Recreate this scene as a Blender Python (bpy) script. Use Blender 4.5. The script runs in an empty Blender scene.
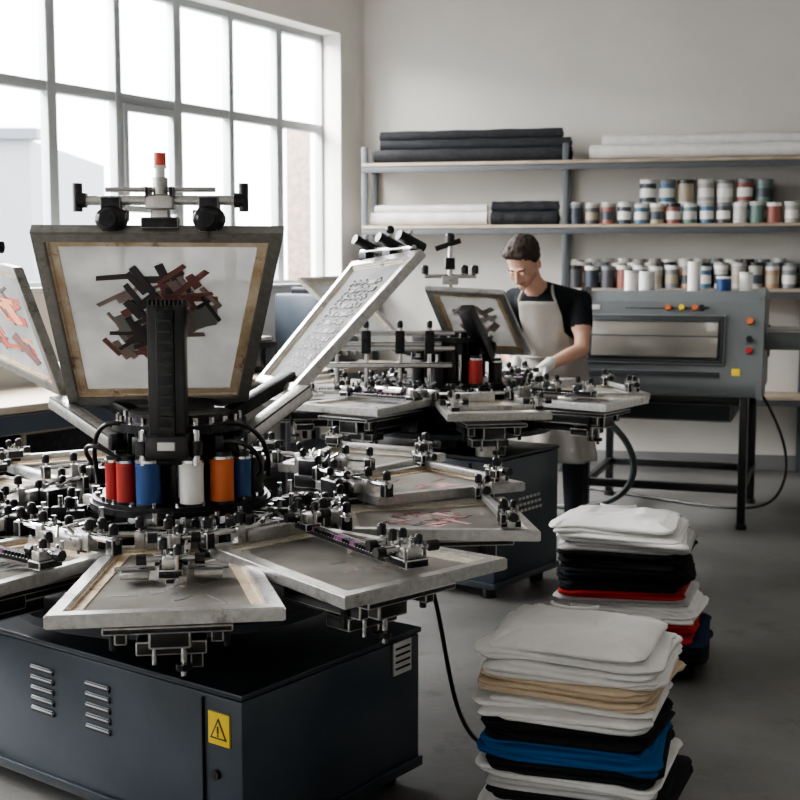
import bpy, bmesh, math, random
from mathutils import Vector, Matrix, noise
V=Vector
scene=bpy.context.scene
# ---------------------------------------------------------------- materials
def mat(name, base, rough=0.5, metal=0.0, c2=None, nscale=8.0, lo=0.4, hi=0.6, bump=0.0, bscale=60, emis=0, spec=0.5, detail=6, c3=None, stain=3.0):
    m=bpy.data.materials.new(name); m.use_nodes=True
    nt=m.node_tree; b=nt.nodes['Principled BSDF']
    b.inputs['Base Color'].default_value=(*base,1)
    b.inputs['Roughness'].default_value=rough
    b.inputs['Metallic'].default_value=metal
    b.inputs['Specular IOR Level'].default_value=spec
    tc=None
    if c2 or bump: tc=nt.nodes.new('ShaderNodeTexCoord')
    if c2:
        n=nt.nodes.new('ShaderNodeTexNoise'); n.inputs['Scale'].default_value=nscale; n.inputs['Detail'].default_value=detail
        n.inputs['Roughness'].default_value=0.65
        r=nt.nodes.new('ShaderNodeValToRGB'); r.color_ramp.elements[0].position=lo; r.color_ramp.elements[1].position=hi
        r.color_ramp.elements[0].color=(*base,1); r.color_ramp.elements[1].color=(*c2,1)
        nt.links.new(tc.outputs['Object'],n.inputs['Vector']); nt.links.new(n.outputs['Fac'],r.inputs['Fac'])
        out=r.outputs['Color']
        if c3:
            n3=nt.nodes.new('ShaderNodeTexNoise'); n3.inputs['Scale'].default_value=stain; n3.inputs['Detail'].default_value=8; n3.inputs['Roughness'].default_value=.75
            r3=nt.nodes.new('ShaderNodeValToRGB'); r3.color_ramp.elements[0].position=.56; r3.color_ramp.elements[1].position=.66
            mx=nt.nodes.new('ShaderNodeMix'); mx.data_type='RGBA'
            nt.links.new(tc.outputs['Object'],n3.inputs['Vector']); nt.links.new(n3.outputs['Fac'],r3.inputs['Fac'])
            nt.links.new(r3.outputs['Color'],mx.inputs[0]); nt.links.new(out,mx.inputs[6]); mx.inputs[7].default_value=(*c3,1); out=mx.outputs[2]
        nt.links.new(out,b.inputs['Base Color'])
    if bump:
        n2=nt.nodes.new('ShaderNodeTexNoise'); n2.inputs['Scale'].default_value=bscale; n2.inputs['Detail'].default_value=4
        bp=nt.nodes.new('ShaderNodeBump'); bp.inputs['Strength'].default_value=bump; bp.inputs['Distance'].default_value=0.01
        nt.links.new(tc.outputs['Object'],n2.inputs['Vector']); nt.links.new(n2.outputs['Fac'],bp.inputs['Height']); nt.links.new(bp.outputs['Normal'],b.inputs['Normal'])
    if emis:
        b.inputs['Emission Color'].default_value=(*base,1); b.inputs['Emission Strength'].default_value=emis
    return m
def mesh_mat(name, col, transp=0.25):
    m=bpy.data.materials.new(name); m.use_nodes=True; nt=m.node_tree; nt.nodes.clear()
    o=nt.nodes.new('ShaderNodeOutputMaterial'); d=nt.nodes.new('ShaderNodeBsdfDiffuse'); t=nt.nodes.new('ShaderNodeBsdfTranslucent'); tr=nt.nodes.new('ShaderNodeBsdfTransparent')
    tc=nt.nodes.new('ShaderNodeTexCoord'); n=nt.nodes.new('ShaderNodeTexNoise'); n.inputs['Scale'].default_value=6; n.inputs['Detail'].default_value=5
    r=nt.nodes.new('ShaderNodeValToRGB'); r.color_ramp.elements[0].position=.35; r.color_ramp.elements[1].position=.65
    r.color_ramp.elements[0].color=(*[c*.72 for c in col],1); r.color_ramp.elements[1].color=(*col,1)
    nt.links.new(tc.outputs['Object'],n.inputs['Vector']); nt.links.new(n.outputs['Fac'],r.inputs['Fac'])
    for x in (d,t): nt.links.new(r.outputs['Color'],x.inputs['Color'])
    a=nt.nodes.new('ShaderNodeMixShader'); a.inputs[0].default_value=.5; nt.links.new(d.outputs[0],a.inputs[1]); nt.links.new(t.outputs[0],a.inputs[2])
    b=nt.nodes.new('ShaderNodeMixShader'); b.inputs[0].default_value=transp; nt.links.new(a.outputs[0],b.inputs[1]); nt.links.new(tr.outputs[0],b.inputs[2])
    nt.links.new(b.outputs[0],o.inputs['Surface']); return m
slate=mat('slate_paint',(.036,.048,.062),.38,.1,c2=(.045,.057,.072),nscale=5)
slate_d=mat('slate_dark',(.022,.028,.035),.36,.1)
black=mat('black_plastic',(.009,.009,.010),.3)
dsteel=mat('dark_steel',(.020,.020,.022),.33,.6,c2=(.065,.065,.067),nscale=25,lo=.5,hi=.75)
alu=mat('worn_aluminium',(.42,.415,.40),.32,.75,c2=(.58,.57,.55),nscale=55,lo=.35,hi=.7,bump=.05,bscale=90,c3=(.24,.22,.20),stain=11)
alu_d=mat('aged_frame_metal',(.21,.205,.19),.38,.5,c2=(.29,.28,.26),nscale=45,lo=.35,hi=.7,bump=.08,c3=(.11,.10,.085),stain=9)
chrome=mat('chrome',(.55,.55,.55),.18,1)
tape=mat('frame_tape',(.50,.36,.22),.6,0,c2=(.70,.61,.48),nscale=12,lo=.35,hi=.65,c3=(.26,.15,.08),stain=14)
tape2=mat('frame_tape_pale',(.5,.44,.34),.6,0,c2=(.64,.61,.54),nscale=12,c3=(.28,.23,.17),stain=12)
meshw=mesh_mat('screen_mesh_white',(.70,.72,.72),.15)
mesh1=mesh_mat('screen_mesh_cream',(.62,.62,.60),.12)
meshg=mesh_mat('screen_mesh_stained',(.50,.48,.44),.08)
inkD=mat('ink_charcoal',(.055,.048,.05),.6); inkM=mat('ink_maroon',(.20,.085,.075),.6); inkR=mat('ink_red',(.5,.09,.05),.6); inkB=mat('ink_taupe',(.26,.20,.18),.6)
inkO=mat('ink_orange',(.75,.3,.15),.6); inkP=mat('ink_pink',(.50,.27,.29),.6); inkG=mat('ink_grey',(.2,.2,.19),.6); inkL=mat('ink_pale',(.42,.38,.36),.6)
red=mat('red_enamel',(.36,.025,.02),.35); blue=mat('blue_enamel',(.015,.06,.20),.35); orange=mat('orange_enamel',(.62,.15,.04),.4); white=mat('white_plastic',(.76,.75,.71),.4)
capr=mat('beacon_red',(.62,.10,.06),.4)
yellow=mat('warning_yellow',(.85,.6,.03),.5); label=mat('label_paper',(.6,.6,.57),.6); purple=mat('purple_stain',(.25,.1,.22),.5)
slot=mat('louvre_edge',(.6,.62,.64),.5,.1)
# ---------------------------------------------------------------- mesh builder
def T(*a): return Matrix.Translation(V(a))
def Rz(a): return Matrix.Rotation(a,4,'Z')
def Rx(a): return Matrix.Rotation(a,4,'X')
def Ry(a): return Matrix.Rotation(a,4,'Y')
I4=Matrix.Identity(4)
def basis(x,y,z,o):
    M=Matrix((x,y,z)).transposed().to_4x4(); M.translation=V(o); return M
class MB:
    def __init__(s): s.bm=bmesh.new(); s.m=[]
    def mi(s,m):
        if m not in s.m: s.m.append(m)
        return s.m.index(m)
    def setm(s,vs,m):
        i=s.mi(m)
        for f in {f for v in vs for f in v.link_faces}: f.material_index=i
    def box(s,M,size,m,bev=0.0):
        r=bmesh.ops.create_cube(s.bm,size=1,matrix=M@Matrix.Diagonal((*size,1)))
        vs=r['verts']; s.setm(vs,m)
        if bev:
            es=list({e for v in vs for e in v.link_edges})
            bmesh.ops.bevel(s.bm,geom=es,offset=bev,segments=2,affect='EDGES',profile=.5)
    def cyl(s,p0,p1,r,m,r2=None,seg=14,M=I4):
        p0=M@V(p0); p1=M@V(p1); d=p1-p0
        if d.length<1e-6: return
        q=d.to_track_quat('Z','Y').to_matrix().to_4x4()
        rr=bmesh.ops.create_cone(s.bm,cap_ends=True,segments=seg,radius1=r,radius2=r if r2 is None else r2,depth=d.length,matrix=Matrix.Translation((p0+p1)/2)@q)
        s.setm(rr['verts'],m)
    def sph(s,M,sc,m,seg=14):
        rr=bmesh.ops.create_uvsphere(s.bm,u_segments=seg,v_segments=max(6,seg*2//3),radius=1,matrix=M@Matrix.Diagonal((*sc,1)))
        s.setm(rr['verts'],m)
    def cap(s,p0,p1,r0,r1,m):
        s.cyl(p0,p1,r0,m,r2=r1,seg=16); s.sph(T(*p0),(r0,)*3,m,16); s.sph(T(*p1),(r1,)*3,m,16)
    def prism(s,pts,n,a,b,m):
        lo=[s.bm.verts.new(p+n*a) for p in pts]; hi=[s.bm.verts.new(p+n*b) for p in pts]
        k=len(pts); i=s.mi(m); fs=[]
        fs.append(s.bm.faces.new(hi)); fs.append(s.bm.faces.new(lo[::-1]))
        for j in range(k): fs.append(s.bm.faces.new((lo[j],lo[(j+1)%k],hi[(j+1)%k],hi[j])))
        for f in fs: f.material_index=i
    def obj(s,name,parent=None,angle=35):
        bmesh.ops.recalc_face_normals(s.bm,faces=s.bm.faces)
        me=bpy.data.meshes.new(name); s.bm.to_mesh(me); s.bm.free()
        for m in s.m: me.materials.append(m)
        for p in me.polygons: p.use_smooth=True
        me.set_sharp_from_angle(angle=math.radians(angle))
        o=bpy.data.objects.new(name,me); scene.collection.objects.link(o)
        if parent: o.parent=parent
        return o
def empty(name,loc=(0,0,0)):
    e=bpy.data.objects.new(name,None); scene.collection.objects.link(e); e.empty_display_size=.1; return e
def curve(name,pts,r,m,parent=None):
    c=bpy.data.curves.new(name,'CURVE'); c.dimensions='3D'; c.bevel_depth=r; c.bevel_resolution=3; c.resolution_u=8; c.use_fill_caps=True
    sp=c.splines.new('NURBS'); sp.points.add(len(pts)-1)
    for i,p in enumerate(pts): sp.points[i].co=(*p,1)
    sp.use_endpoint_u=True; sp.order_u=4 if len(pts)>3 else 3
    o=bpy.data.objects.new(name,c); c.materials.append(m); scene.collection.objects.link(o)
    if parent: o.parent=parent
    return o
# ---------------------------------------------------------------- screens
def glyphs(rnd,n,mats,smin=.03,smax=.1,area=(.12,.1,.88,.9),aspect=4):
    out=[]
    for i in range(n):
        cx=rnd.uniform(area[0]+.05,area[2]-.05); cy=rnd.uniform(area[1]+.05,area[3]-.05)
        a=rnd.choice([.5,.65,-.9,-1.0,2.1,.1]) + rnd.uniform(-.15,.15); l=rnd.uniform(smin,smax)*1.6; w=rnd.uniform(.009,smax/aspect*1.8)
        ca,sa=math.cos(a),math.sin(a); k=rnd.uniform(-.3,.3)
        p=[(-l,-w),(l,-w*(1+k)),(l*(1-abs(k)*.4),w),(-l*(1-k*.3),w)]
        q=[(cx+x*ca-y*sa,cy+x*sa+y*ca) for x,y in p]
        q=[(min(max(x,area[0]-.03),area[2]+.03),min(max(y,area[1]-.03),area[3]+.03)) for x,y in q]
        out.append((q,rnd.choice(mats)))
    return out
def textrows(rnd,mats,rows=7,area=(.10,.08,.90,.92)):
    out=[]; h=(area[3]-area[1])/rows
    for r in range(rows):
        x=area[0]+rnd.uniform(0,.06); y=area[1]+r*h; xe=area[2]-rnd.uniform(.0,.08)
        while x<xe-.04:
            w=min(rnd.uniform(.07,.15),xe-x); k=rnd.random()
            if k<.6:
                out.append(([(x,y),(x+w*.35,y),(x+w*.45,y+h*.8),(x+.01,y+h*.8)],mats[0]))
                out.append(([(x+w*.2,y+h*.25),(x+w,y+h*.2),(x+w,y+h*.5),(x+w*.2,y+h*.52)],mats[0]))
            else: out.append(([(x,y),(x+w,y+h*.1),(x+w,y+h*.6),(x,y+h*.66)],rnd.choice(mats)))
            x+=w+.02
    return out
def frame_quad(mb,c,bw=.04,th=.034,design=(),fm=alu,tm=tape,mm=meshw,tw=.035):
    c=[V(p) for p in c]
    n=((c[1]-c[0]).cross(c[3]-c[0])).normalized()
    c[2]=c[2]-n*((c[2]-c[0]).dot(n))
    def P(u,v): return c[0]*(1-u)*(1-v)+c[1]*u*(1-v)+c[2]*u*v+c[3]*(1-u)*v
    def ring(d):
        w0=(c[1]-c[0]).length; w1=(c[2]-c[3]).length; L=((c[3]+c[2])/2-(c[0]+c[1])/2).length
        return [P(d/w0,d/L),P(1-d/w0,d/L),P(1-d/w1,1-d/L),P(d/w1,1-d/L)]
    o=ring(0); ob=ring(.003); i0=ring(bw-.003); i1=ring(bw); i2=ring(bw+tw); iw=ring(bw+.006)
    for k in range(4):
        j=(k+1)%4
        mb.prism([o[k],o[j],i1[j],i1[k]],n,-th/2+.003,th/2-.003,fm)
        mb.prism([ob[k],ob[j],i0[j],i0[k]],n,-th/2,th/2,fm)
        mb.prism([i1[k],i1[j],iw[j],iw[k]],n,-.009,.009,tm)
        mb.prism([iw[k],iw[j],i2[j],i2[k]],n,-.003,.003,tm)
    mb.prism(i2,n,-.0006,.0006,mm)
    def Q(u,v): return i2[0]*(1-u)*(1-v)+i2[1]*u*(1-v)+i2[2]*u*v+i2[3]*(1-u)*v
    for q,(pl,m) in enumerate(design):
        e=.0012+.00004*q
        try: mb.prism([Q(*p) for p in pl],n,-e,e,m)
        except Exception: pass
    return n
def knob(mb,M,r=.014,h=.035,m=black):
    mb.cyl((0,0,0),(0,0,h*.4),r*.4,chrome,M=M,seg=8)
    mb.cyl((0,0,h*.35),(0,0,h*.9),r,m,M=M,seg=10); mb.sph(M@T(0,0,h*.9),(r,r,r*.6),m,10)
def rack(mb,M,L,rnd,m=dsteel):
    mb.box(M,(L,.022,.014),m,.002)
    n=int(L/.014)
    for i in range(n): mb.box(M@T(-L/2+.007+i*.014,0,.011),(.006,.024,.012),m if rnd.random()<.85 else purple)
def carriage(mb,M,rnd,s=1.0):
    mb.box(M@T(0,0,.012),(.09*s,.06*s,.022),dsteel,.003)
    mb.box(M@T(.01,0,.035),(.05*s,.04*s,.025),alu,.003)
    mb.box(M@T(-.035*s,0,.03),(.018,.085*s,.03),black,.003)
    mb.cyl((0,-.07*s,.04),(0,.07*s,.04),.007,chrome,M=M,seg=8)
    for y in (-.07*s,.07*s):
        mb.cyl((0,y-.012,.04),(0,y+.012,.04),.014,black,M=M,seg=10)
    knob(mb,M@T(.02*s,.018*s,.045),.011,.032)
    knob(mb,M@T(-.03*s,-.02*s,.045),.012,.04)
    for k in range(5):
        x,y=rnd.uniform(-.05,.05)*s,rnd.uniform(-.04,.04)*s
        mb.cyl((x,y,.02),(x,y,.05+rnd.uniform(0,.02)),.005,chrome,M=M,seg=6)
def station(mb,hub,z,ang,R,L,wi,wo,design,rnd,fm=alu,tm=tape2,mm=meshg,style=0,detail=1):
    a=math.radians(ang)
    M=T(hub[0],hub[1],0)@Rz(a)@T(R,0,z)
    cs=[M@V((-L/2,wi/2,0)),M@V((-L/2,-wi/2,0)),M@V((L/2,-wo/2,0)),M@V((L/2,wo/2,0))]
    frame_quad(mb,cs,.036,.032,design,fm,tm,mm,.03)
    mb.box(M@T(0,0,-.045),(L*.82,wi*.8,.018),dsteel,.004)
    mb.box(M@T((-R+.1)/2,0,-.082),(R-.1,.065,.05),dsteel,.005)
    mb.box(M@T(-L/2-.02,0,-.03),(.09,.14,.05),black,.005)
    mb.box(M@T(L*.18,0,-.085),(.16,.1,.06),black,.006)
    mb.box(M@T(-L*.1,0,-.125),(.3,.05,.04),dsteel,.005)
    mb.cyl((L*.2,.03,-.11),(L*.2,.03,-.2),.008,chrome,M=M,seg=8)
    mb.cyl((L*.2,-.04,-.11),(L*.2,-.04,-.17),.006,chrome,M=M,seg=8)
    mb.cyl((L*.2,.03,-.17),(L*.2,.03,-.185),.02,dsteel,M=M,seg=8)
    mb.box(M@T(L*.12,.0,-.135),(.09,.17,.035),black,.004)
    mb.box(M@T(L*.12,.06,-.165),(.03,.03,.06),dsteel,.003)
    for q in (-1,1):
        mb.box(M@T(L*.1,q*wi*.3,-.075),(L*.45,.03,.04),black,.004)
        mb.cyl((L*.25,q*wi*.36,-.055),(L*.25,q*wi*.36,-.12),.009,dsteel,M=M,seg=8)
    x0=-L/2
    mb.cyl((x0+.02,-wi*.5-.03,.05),(x0+.02,wi*.5+.03,.05),.009,chrome,M=M,seg=8)
    mb.box(M@T(x0+.01,0,.03),(.07,.17,.035),alu,.004)
    mb.box(M@T(x0-.045,0,.02),(.05,.1,.06),dsteel,.004)
    for y in (-wi*.5-.015,wi*.5+.015,-wi*.27,wi*.27):
        mb.box(M@T(x0+.02,y,.035),(.035,.028,.045),black if abs(y)>wi*.4 else alu,.003)
        knob(mb,M@T(x0+.02,y,.055),.013,.04)
    for y in (-.05,.05): knob(mb,M@T(x0-.03,y,.045),.012,.035)
    for k in range(6):
        mb.cyl((x0+rnd.uniform(-.06,.05),rnd.uniform(-.09,.09),.04),(x0+rnd.uniform(-.06,.05),rnd.uniform(-.09,.09),.07),.005,chrome,M=M,seg=6)
    if style==0:
        rack(mb,M@T(-L*.12,0,.03),L*.62,rnd,dsteel)
        mb.box(M@T(-L*.1,.03,.028),(L*.55,.02,.02),alu,.003)
        carriage(mb,M@T(L*.1,0,.03),rnd,1.0); carriage(mb,M@T(-L*.22,0,.035),rnd,.8)
        for y in (-1,1):
            mb.box(M@T(L*.02,y*.09,.022),(.07,.07,.014),alu,.003); mb.cyl((L*.02,y*.04,.035),(L*.02,y*.14,.035),.006,chrome,M=M,seg=8)
    elif style==1:
        rack(mb,M@T(-L*.12,0,.035)@Rz(math.pi/2),wi*1.15,rnd)
        mb.box(M@T(-L*.16,0,.028)@Rz(math.pi/2),(wi*1.1,.03,.022),alu,.003)
        for y in (-wi*.55,wi*.55):
            carriage(mb,M@T(-L*.13,y,.022),rnd,.8)
    elif style==3:
        Mr=M@T(L*.0,.03,.034)@Rz(math.radians(-12))
        rack(mb,Mr,L*.8,rnd); mb.box(Mr@T(0,.035,-.004),(L*.8,.025,.018),alu,.003)
        carriage(mb,Mr@T(L*.40,.01,0),rnd,1.1); carriage(mb,Mr@T(L*.28,.02,0),rnd,.9); carriage(mb,Mr@T(-L*.36,0,0),rnd,.8)
    else:
        mb.box(M@T(L*.36,0,.03)@Rz(math.pi/2),(wo*.9,.025,.022),alu,.003)
        for y in (-wo*.4,wo*.4): carriage(mb,M@T(L*.36,y,.018),rnd,.7)
def clampbar(mb,M,L=.42,post=True):
    mb.cyl((-L/2,0,0),(L/2,0,0),.013,alu,M=M,seg=12)
    mb.cyl((-L*.35,0,.028),(L*.35,0,.028),.007,chrome,M=M,seg=8)
    for s in (-1,1):
        mb.cyl((s*L/2-.012,0,0),(s*L/2+.012,0,0),.02,dsteel,M=M)
        mb.cyl((s*(L/2+.012),0,-.03),(s*(L/2+.012),0,.045),.013,black,M=M)
        mb.sph(M@T(s*L*.31,-.01,-.05),(.045,.034,.038),black,14)
        mb.box(M@T(s*L*.31,0,-.01),(.055,.045,.04),dsteel,.004)
        mb.cyl((s*L*.31,-.06,-.05),(s*L*.31,.03,-.05),.022,dsteel,M=M); mb.cyl((s*L*.31,-.064,-.05),(s*L*.31,-.06,-.05),.008,dsteel,M=M)
        mb.box(M@T(s*L*.23,0,-.04),(.02,.03,.03),black,.003)
    if post:
        mb.box(M@T(0,0,-.005),(.075,.05,.04),alu,.004); mb.box(M@T(0,0,-.045),(.05,.04,.045),chrome,.004)
        for s in (-1,1): mb.box(M@T(s*.032,0,.02),(.012,.05,.03),dsteel,.002)
        mb.cyl((0,0,0),(0,0,.06),.02,alu,M=M); mb.cyl((0,0,.06),(0,0,.085),.013,white,M=M); mb.cyl((0,0,.085),(0,0,.092),.017,white,M=M); mb.cyl((0,0,.092),(0,0,.125),.016,capr,M=M)
        mb.cyl((-.05,0,.03),(.05,0,.03),.006,chrome,M=M)
def hub(mb,h,zt,zc,rnd,angs,can_list):
    x,y=h
    mb.cyl((x,y,zc),(x,y,zt-.08),.16,dsteel,seg=28)
    mb.cyl((x,y,zc+.09),(x,y,zc+.115),.5,slate_d,seg=24)
    mb.cyl((x,y,zt-.22),(x,y,zt-.13),.3,dsteel,seg=32)
    mb.cyl((x,y,zt-.03),(x,y,zt-.012),.27,black,seg=40); mb.cyl((x,y,zt-.012),(x,y,zt),.262,dsteel,seg=40)
    mb.cyl((x,y,zt),(x,y,zt+.2),.135,black,seg=28); mb.cyl((x,y,zt+.2),(x,y,zt+.225),.2,dsteel,seg=32); mb.cyl((x,y,zt+.225),(x,y,zt+.25),.15,black,seg=28)
    for k in range(22):
        a=k*math.tau/22
        M=T(x,y,zt)@Rz(a)
        mb.box(M@T(.15,0,.11),(.03,.012,.17),dsteel,.002)
        mb.cyl((.18,0,.2),(.18,0,.245),.008,chrome,M=M,seg=6)
        if k%2: 
            mb.box(M@T(.2,0,.17),(.04,.03,.05),black,.004); mb.cyl((.2,0,.02),(.2,0,.15),.007,chrome,M=M,seg=6)
        mb.cyl((.245,0,-.012),(.245,0,.012),.008,chrome,M=M,seg=6)
    for k in range(34):
        a=rnd.uniform(0,math.tau); r=rnd.uniform(.29,.42); M=T(x,y,zt-.05)@Rz(a)@T(r,0,0)
        mb.box(M@T(0,0,-.02),(rnd.uniform(.03,.09),rnd.uniform(.02,.05),rnd.uniform(.02,.06)),rnd.choice([dsteel,black,black,alu]),.003)
        mb.cyl((0,0,0),(0,0,rnd.uniform(.03,.05)),.008,chrome,M=M,seg=6)
        if rnd.random()<.3: knob(mb,M@T(.02,0,0),.013,.045)
    for a in angs:
        M=T(x,y,0)@Rz(math.radians(a)+.2)
        mb.box(M@T(.3,0,zt-.1),(.32,.035,.03),dsteel,.003)
        mb.cyl((.2,0,zt-.06),(.45,0,zt-.09),.01,chrome,M=M,seg=8)
        mb.box(M@T(.36,0,zt-.17),(.28,.05,.06),black,.004)
    for (a,m,r,hh) in can_list:
        a=math.radians(a); cx,cy=x+.222*math.cos(a),y+.222*math.sin(a)
        mb.cyl((cx,cy,zt+.001),(cx,cy,zt+hh),r,m,seg=20); mb.cyl((cx,cy,zt+hh),(cx,cy,zt+hh+.008),r*1.04,chrome,seg=20)
        mb.cyl((cx,cy,zt+hh+.008),(cx,cy,zt+hh+.02),r*.85,black,seg=20); mb.cyl((cx,cy,zt+.001),(cx,cy,zt+.008),r*1.05,dsteel,seg=20)
        mb.cyl((cx,cy,zt+hh*.9),(cx,cy,zt+hh*.94),r*1.03,m,seg=20)
def cabinet(mb,C,lu,lv,z0,z1):
    u=V((.6,.8,0)); v=V((-.8,.6,0)); z=V((0,0,1))
    M=basis(v,u,z,V((C[0],C[1],0)))
    mb.box(M@T(lv/2,lu/2,(z0+z1)/2-.01),(lv-.01,lu-.01,z1-z0-.02),slate,.006)
    mb.box(M@T(lv/2,lu/2,z1-.008),(lv,lu,.016),slate_d,.004)
    mb.box(M@T(.14,-.0,(z0+z1)/2-.01),(.004,.012,z1-z0-.04),black)
    mb.box(M@T(lv/2,0,z0+.015),(lv,.012,.03),slate_d,.003)
    mb.box(M@T(-.0,lu/2,z0+.015),(.012,lu,.03),slate_d,.003)
    for a in (.08,lv-.08):
        for b in (.08,lu-.08): mb.cyl((a,b,0),(a,b,z0+.01),.035,black,M=M)
    return M
# ================================================================ PRESS 1
rnd=random.Random(11)
press=empty('screen_printing_press')
HB=(-.664,3.74); ZF=.78; ZT=.88
mb=MB()
CM=cabinet(mb,(-.40,3.06),.775,1.3,.05,.48)
for s0 in (.807,.56):
    for k in range(5):
        mb.box(CM@T(s0,.0,.27+k*.031)@Rx(.3),(.1,.008,.010),slot,.002); mb.box(CM@T(s0,.001,.262+k*.031),(.1,.005,.008),black)
mb.box(CM@T(.083,.002,.375),(.078,.004,.088),yellow,.001)
tri=[CM@V((.083+a,-.0005,.375+b)) for a,b in ((-.03,-.027),(.03,-.027),(0,.03))]
mb.prism(tri,CM.to_3x3()@V((0,1,0)),-.0012,0,black)
tri=[CM@V((.083+a,-.0015,.375+b)) for a,b in ((-.022,-.022),(.022,-.022),(0,.02))]
mb.prism(tri,CM.to_3x3()@V((0,1,0)),-.0012,0,yellow)
mb.box(CM@T(.083,-.003,.373),(.005,.003,.02),black); mb.box(CM@T(.083,-.003,.358),(.005,.003,.005),black)
mb.cyl((.095,.004,.25),(.095,-.006,.25),.014,dsteel,M=CM); mb.box(CM@T(.095,-.006,.25),(.004,.004,.014),black)
mb.box(CM@T(.002,.68,.41),(.004,.09,.1),label,.001)
for k in range(4): mb.box(CM@T(-.0005,.68,.44-k*.02),(.003,.07,.006),dsteel)
mb.obj('base_cabinet',press)
st=[(-82,.69,.70,.37,.53,ZF,'g',0),(-46,.735,.66,.38,.56,ZF+.015,'y',3),(6,.76,.58,.38,.56,ZF,'r',2),(36,.88,.56,.38,.52,ZF+.035,'p',2),(62,1.06,.52,.36,.5,ZF+.05,'y',2),
    (92,.98,.5,.36,.46,ZF+.03,'g',2),(122,.98,.52,.36,.48,ZF+.04,'g',2),(147,.88,.55,.34,.46,ZF+.01,'p',2),(-172,.82,.58,.38,.52,ZF,'g',1),(-127,.74,.66,.37,.53,ZF,'g',1)]
mb=MB()
for (a,R,L,wi,wo,z,d,sty) in st:
    if d=='r': ds=glyphs(rnd,34,[inkM,inkP,inkM,inkD],.03,.07,(.1,.15,.9,.8)); mm=meshg
    elif d=='p': ds=glyphs(rnd,14,[inkP,inkM],.03,.08); mm=meshg
    elif d=='y': ds=glyphs(rnd,6,[inkG,inkB],.03,.06); mm=meshg
    else: ds=glyphs(rnd,18,[inkG,tape2,inkG],.03,.08); mm=meshg
    station(mb,HB,z,a,R,L,wi,wo,ds,rnd,mm=mm,style=sty,tm=tape if d in 'gp' else tape2)
mb.obj('screen_stations',press,35)
mb=MB()
hub(mb,HB,ZT,.48,rnd,[s[0] for s in st],[(-141,red,.022,.115),(-124,red,.028,.12),(-104,blue,.036,.125),(-72,white,.035,.125),(-48,orange,.035,.13),(-27,blue,.028,.12),(0,black,.03,.11),(30,white,.03,.1),(160,black,.03,.11)])
mb.box(T(-.652,3.5,1.235),(.105,.05,.44),black,.006)
mb.box(T(-.652,3.47,1.235),(.05,.02,.41),dsteel,.004)
for k in range(9): mb.box(T(-.652+(-.048+k*.012),3.5,1.457),(.006,.05,.02),black)
for k in range(13): mb.box(T(-.652,3.458,1.05+k*.03),(.036,.01,.006),black)
mb.box(T(-.652,3.50,1.055),(.12,.09,.07),black,.006); mb.box(T(-.652,3.452,1.06),(.05,.006,.025),label,.001)
mb.box(T(-.652,3.6,1.03),(.1,.2,.06),dsteel,.006)
for s in (-1,1):
    mb.cyl((-.652+s*.075,3.5,1.0),(-.652+s*.075,3.5,1.1),.012,chrome); mb.cyl((-.652+s*.075,3.5,1.03),(-.652+s*.075,3.5,1.07),.02,black)
def beam(p,q,w,h,m,bev=.004):
    p=V(p);q=V(q);d=(q-p); 
    zx=d.normalized(); s=zx.cross(V((0,0,1))).normalized(); n=s.cross(zx)
    mb.box(basis(zx,s,n,(p+q)/2),(d.length,w,h),m,bev)
beam((-.5,3.66,1.03),(-.3,3.95,1.17),.055,.04,alu); beam((-.82,3.66,1.03),(-1.08,3.9,1.14),.055,.04,alu)
beam((-.54,3.8,1.1),(-.36,4.1,1.2),.05,.04,dsteel); beam((-.8,3.8,1.1),(-1.2,4.2,1.24),.05,.04,dsteel)
beam((-.66,3.75,1.1),(-.69,3.92,1.17),.2,.04,dsteel)
mb.obj('turret_hub',press)
mb=MB()
S1=[(-1.03,3.88,1.14),(-.475,3.88,1.147),(-.31,3.36,1.645),(-.985,3.36,1.66)]
S1=[V(p) for p in S1]
ds=glyphs(rnd,26,[inkM,inkB,inkG,inkM],.035,.08,(.18,.26,.82,.84),2.4)+glyphs(rnd,52,[inkD,inkD,inkM,inkD,inkB],.03,.075,(.14,.22,.86,.88),6)
frame_quad(mb,S1,.035,.036,ds,alu_d,tape,mesh1,.028)
S2=[(-.489,4.3,1.16),(-.338,3.95,1.155),(.1,4.28,1.585),(-.17,4.72,1.57)]
frame_quad(mb,S2,.035,.034,textrows(rnd,[inkD,inkG],11,(.16,.1,.84,.9)),alu,tape2,meshw,.012)
S3=[(-1.55,4.5,1.27),(-1.06,3.95,1.15),(-1.24,4.15,1.56),(-1.8,4.75,1.65)]
frame_quad(mb,S3,.035,.034,glyphs(rnd,60,[inkR,inkO,inkM,inkD],.05,.1,(.1,.1,.9,.9),3),alu_d,tape,meshw,.02)
clampbar(mb,T(-.64,3.38,1.735),.42)
mb.box(T(-.64,3.375,1.675),(.1,.04,.03),dsteel,.003)
for s in (-1,1): mb.box(T(-.64+s*.13,3.375,1.665),(.05,.04,.03),dsteel,.003)
d=(V(S2[3])-V(S2[2])).normalized()
M2=basis(d,V((0,0,1)).cross(d),V((0,0,1)),(V(S2[3])+V(S2[2]))/2+V((0,0,.045)))
mb.cyl((-.16,0,0),(.2,0,0),.011,chrome,M=M2)
for s in (-.14,0.0,.17): 
    mb.cyl((s,-.05,.0),(s,.05,.045),.019,black,M=M2,seg=12); mb.cyl((s,0,-.05),(s,0,.06),.008,chrome,M=M2,seg=8); mb.box(M2@T(s,0,-.02),(.05,.04,.035),dsteel,.003)
mb.sph(M2@T(.0,0,.07),(.016,.016,.016),black,10)
M3=T(-1.5,4.45,1.68)@Rz(math.radians(130)); clampbar(mb,M3,.3,False)
mb.obj('raised_screens',press)
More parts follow.
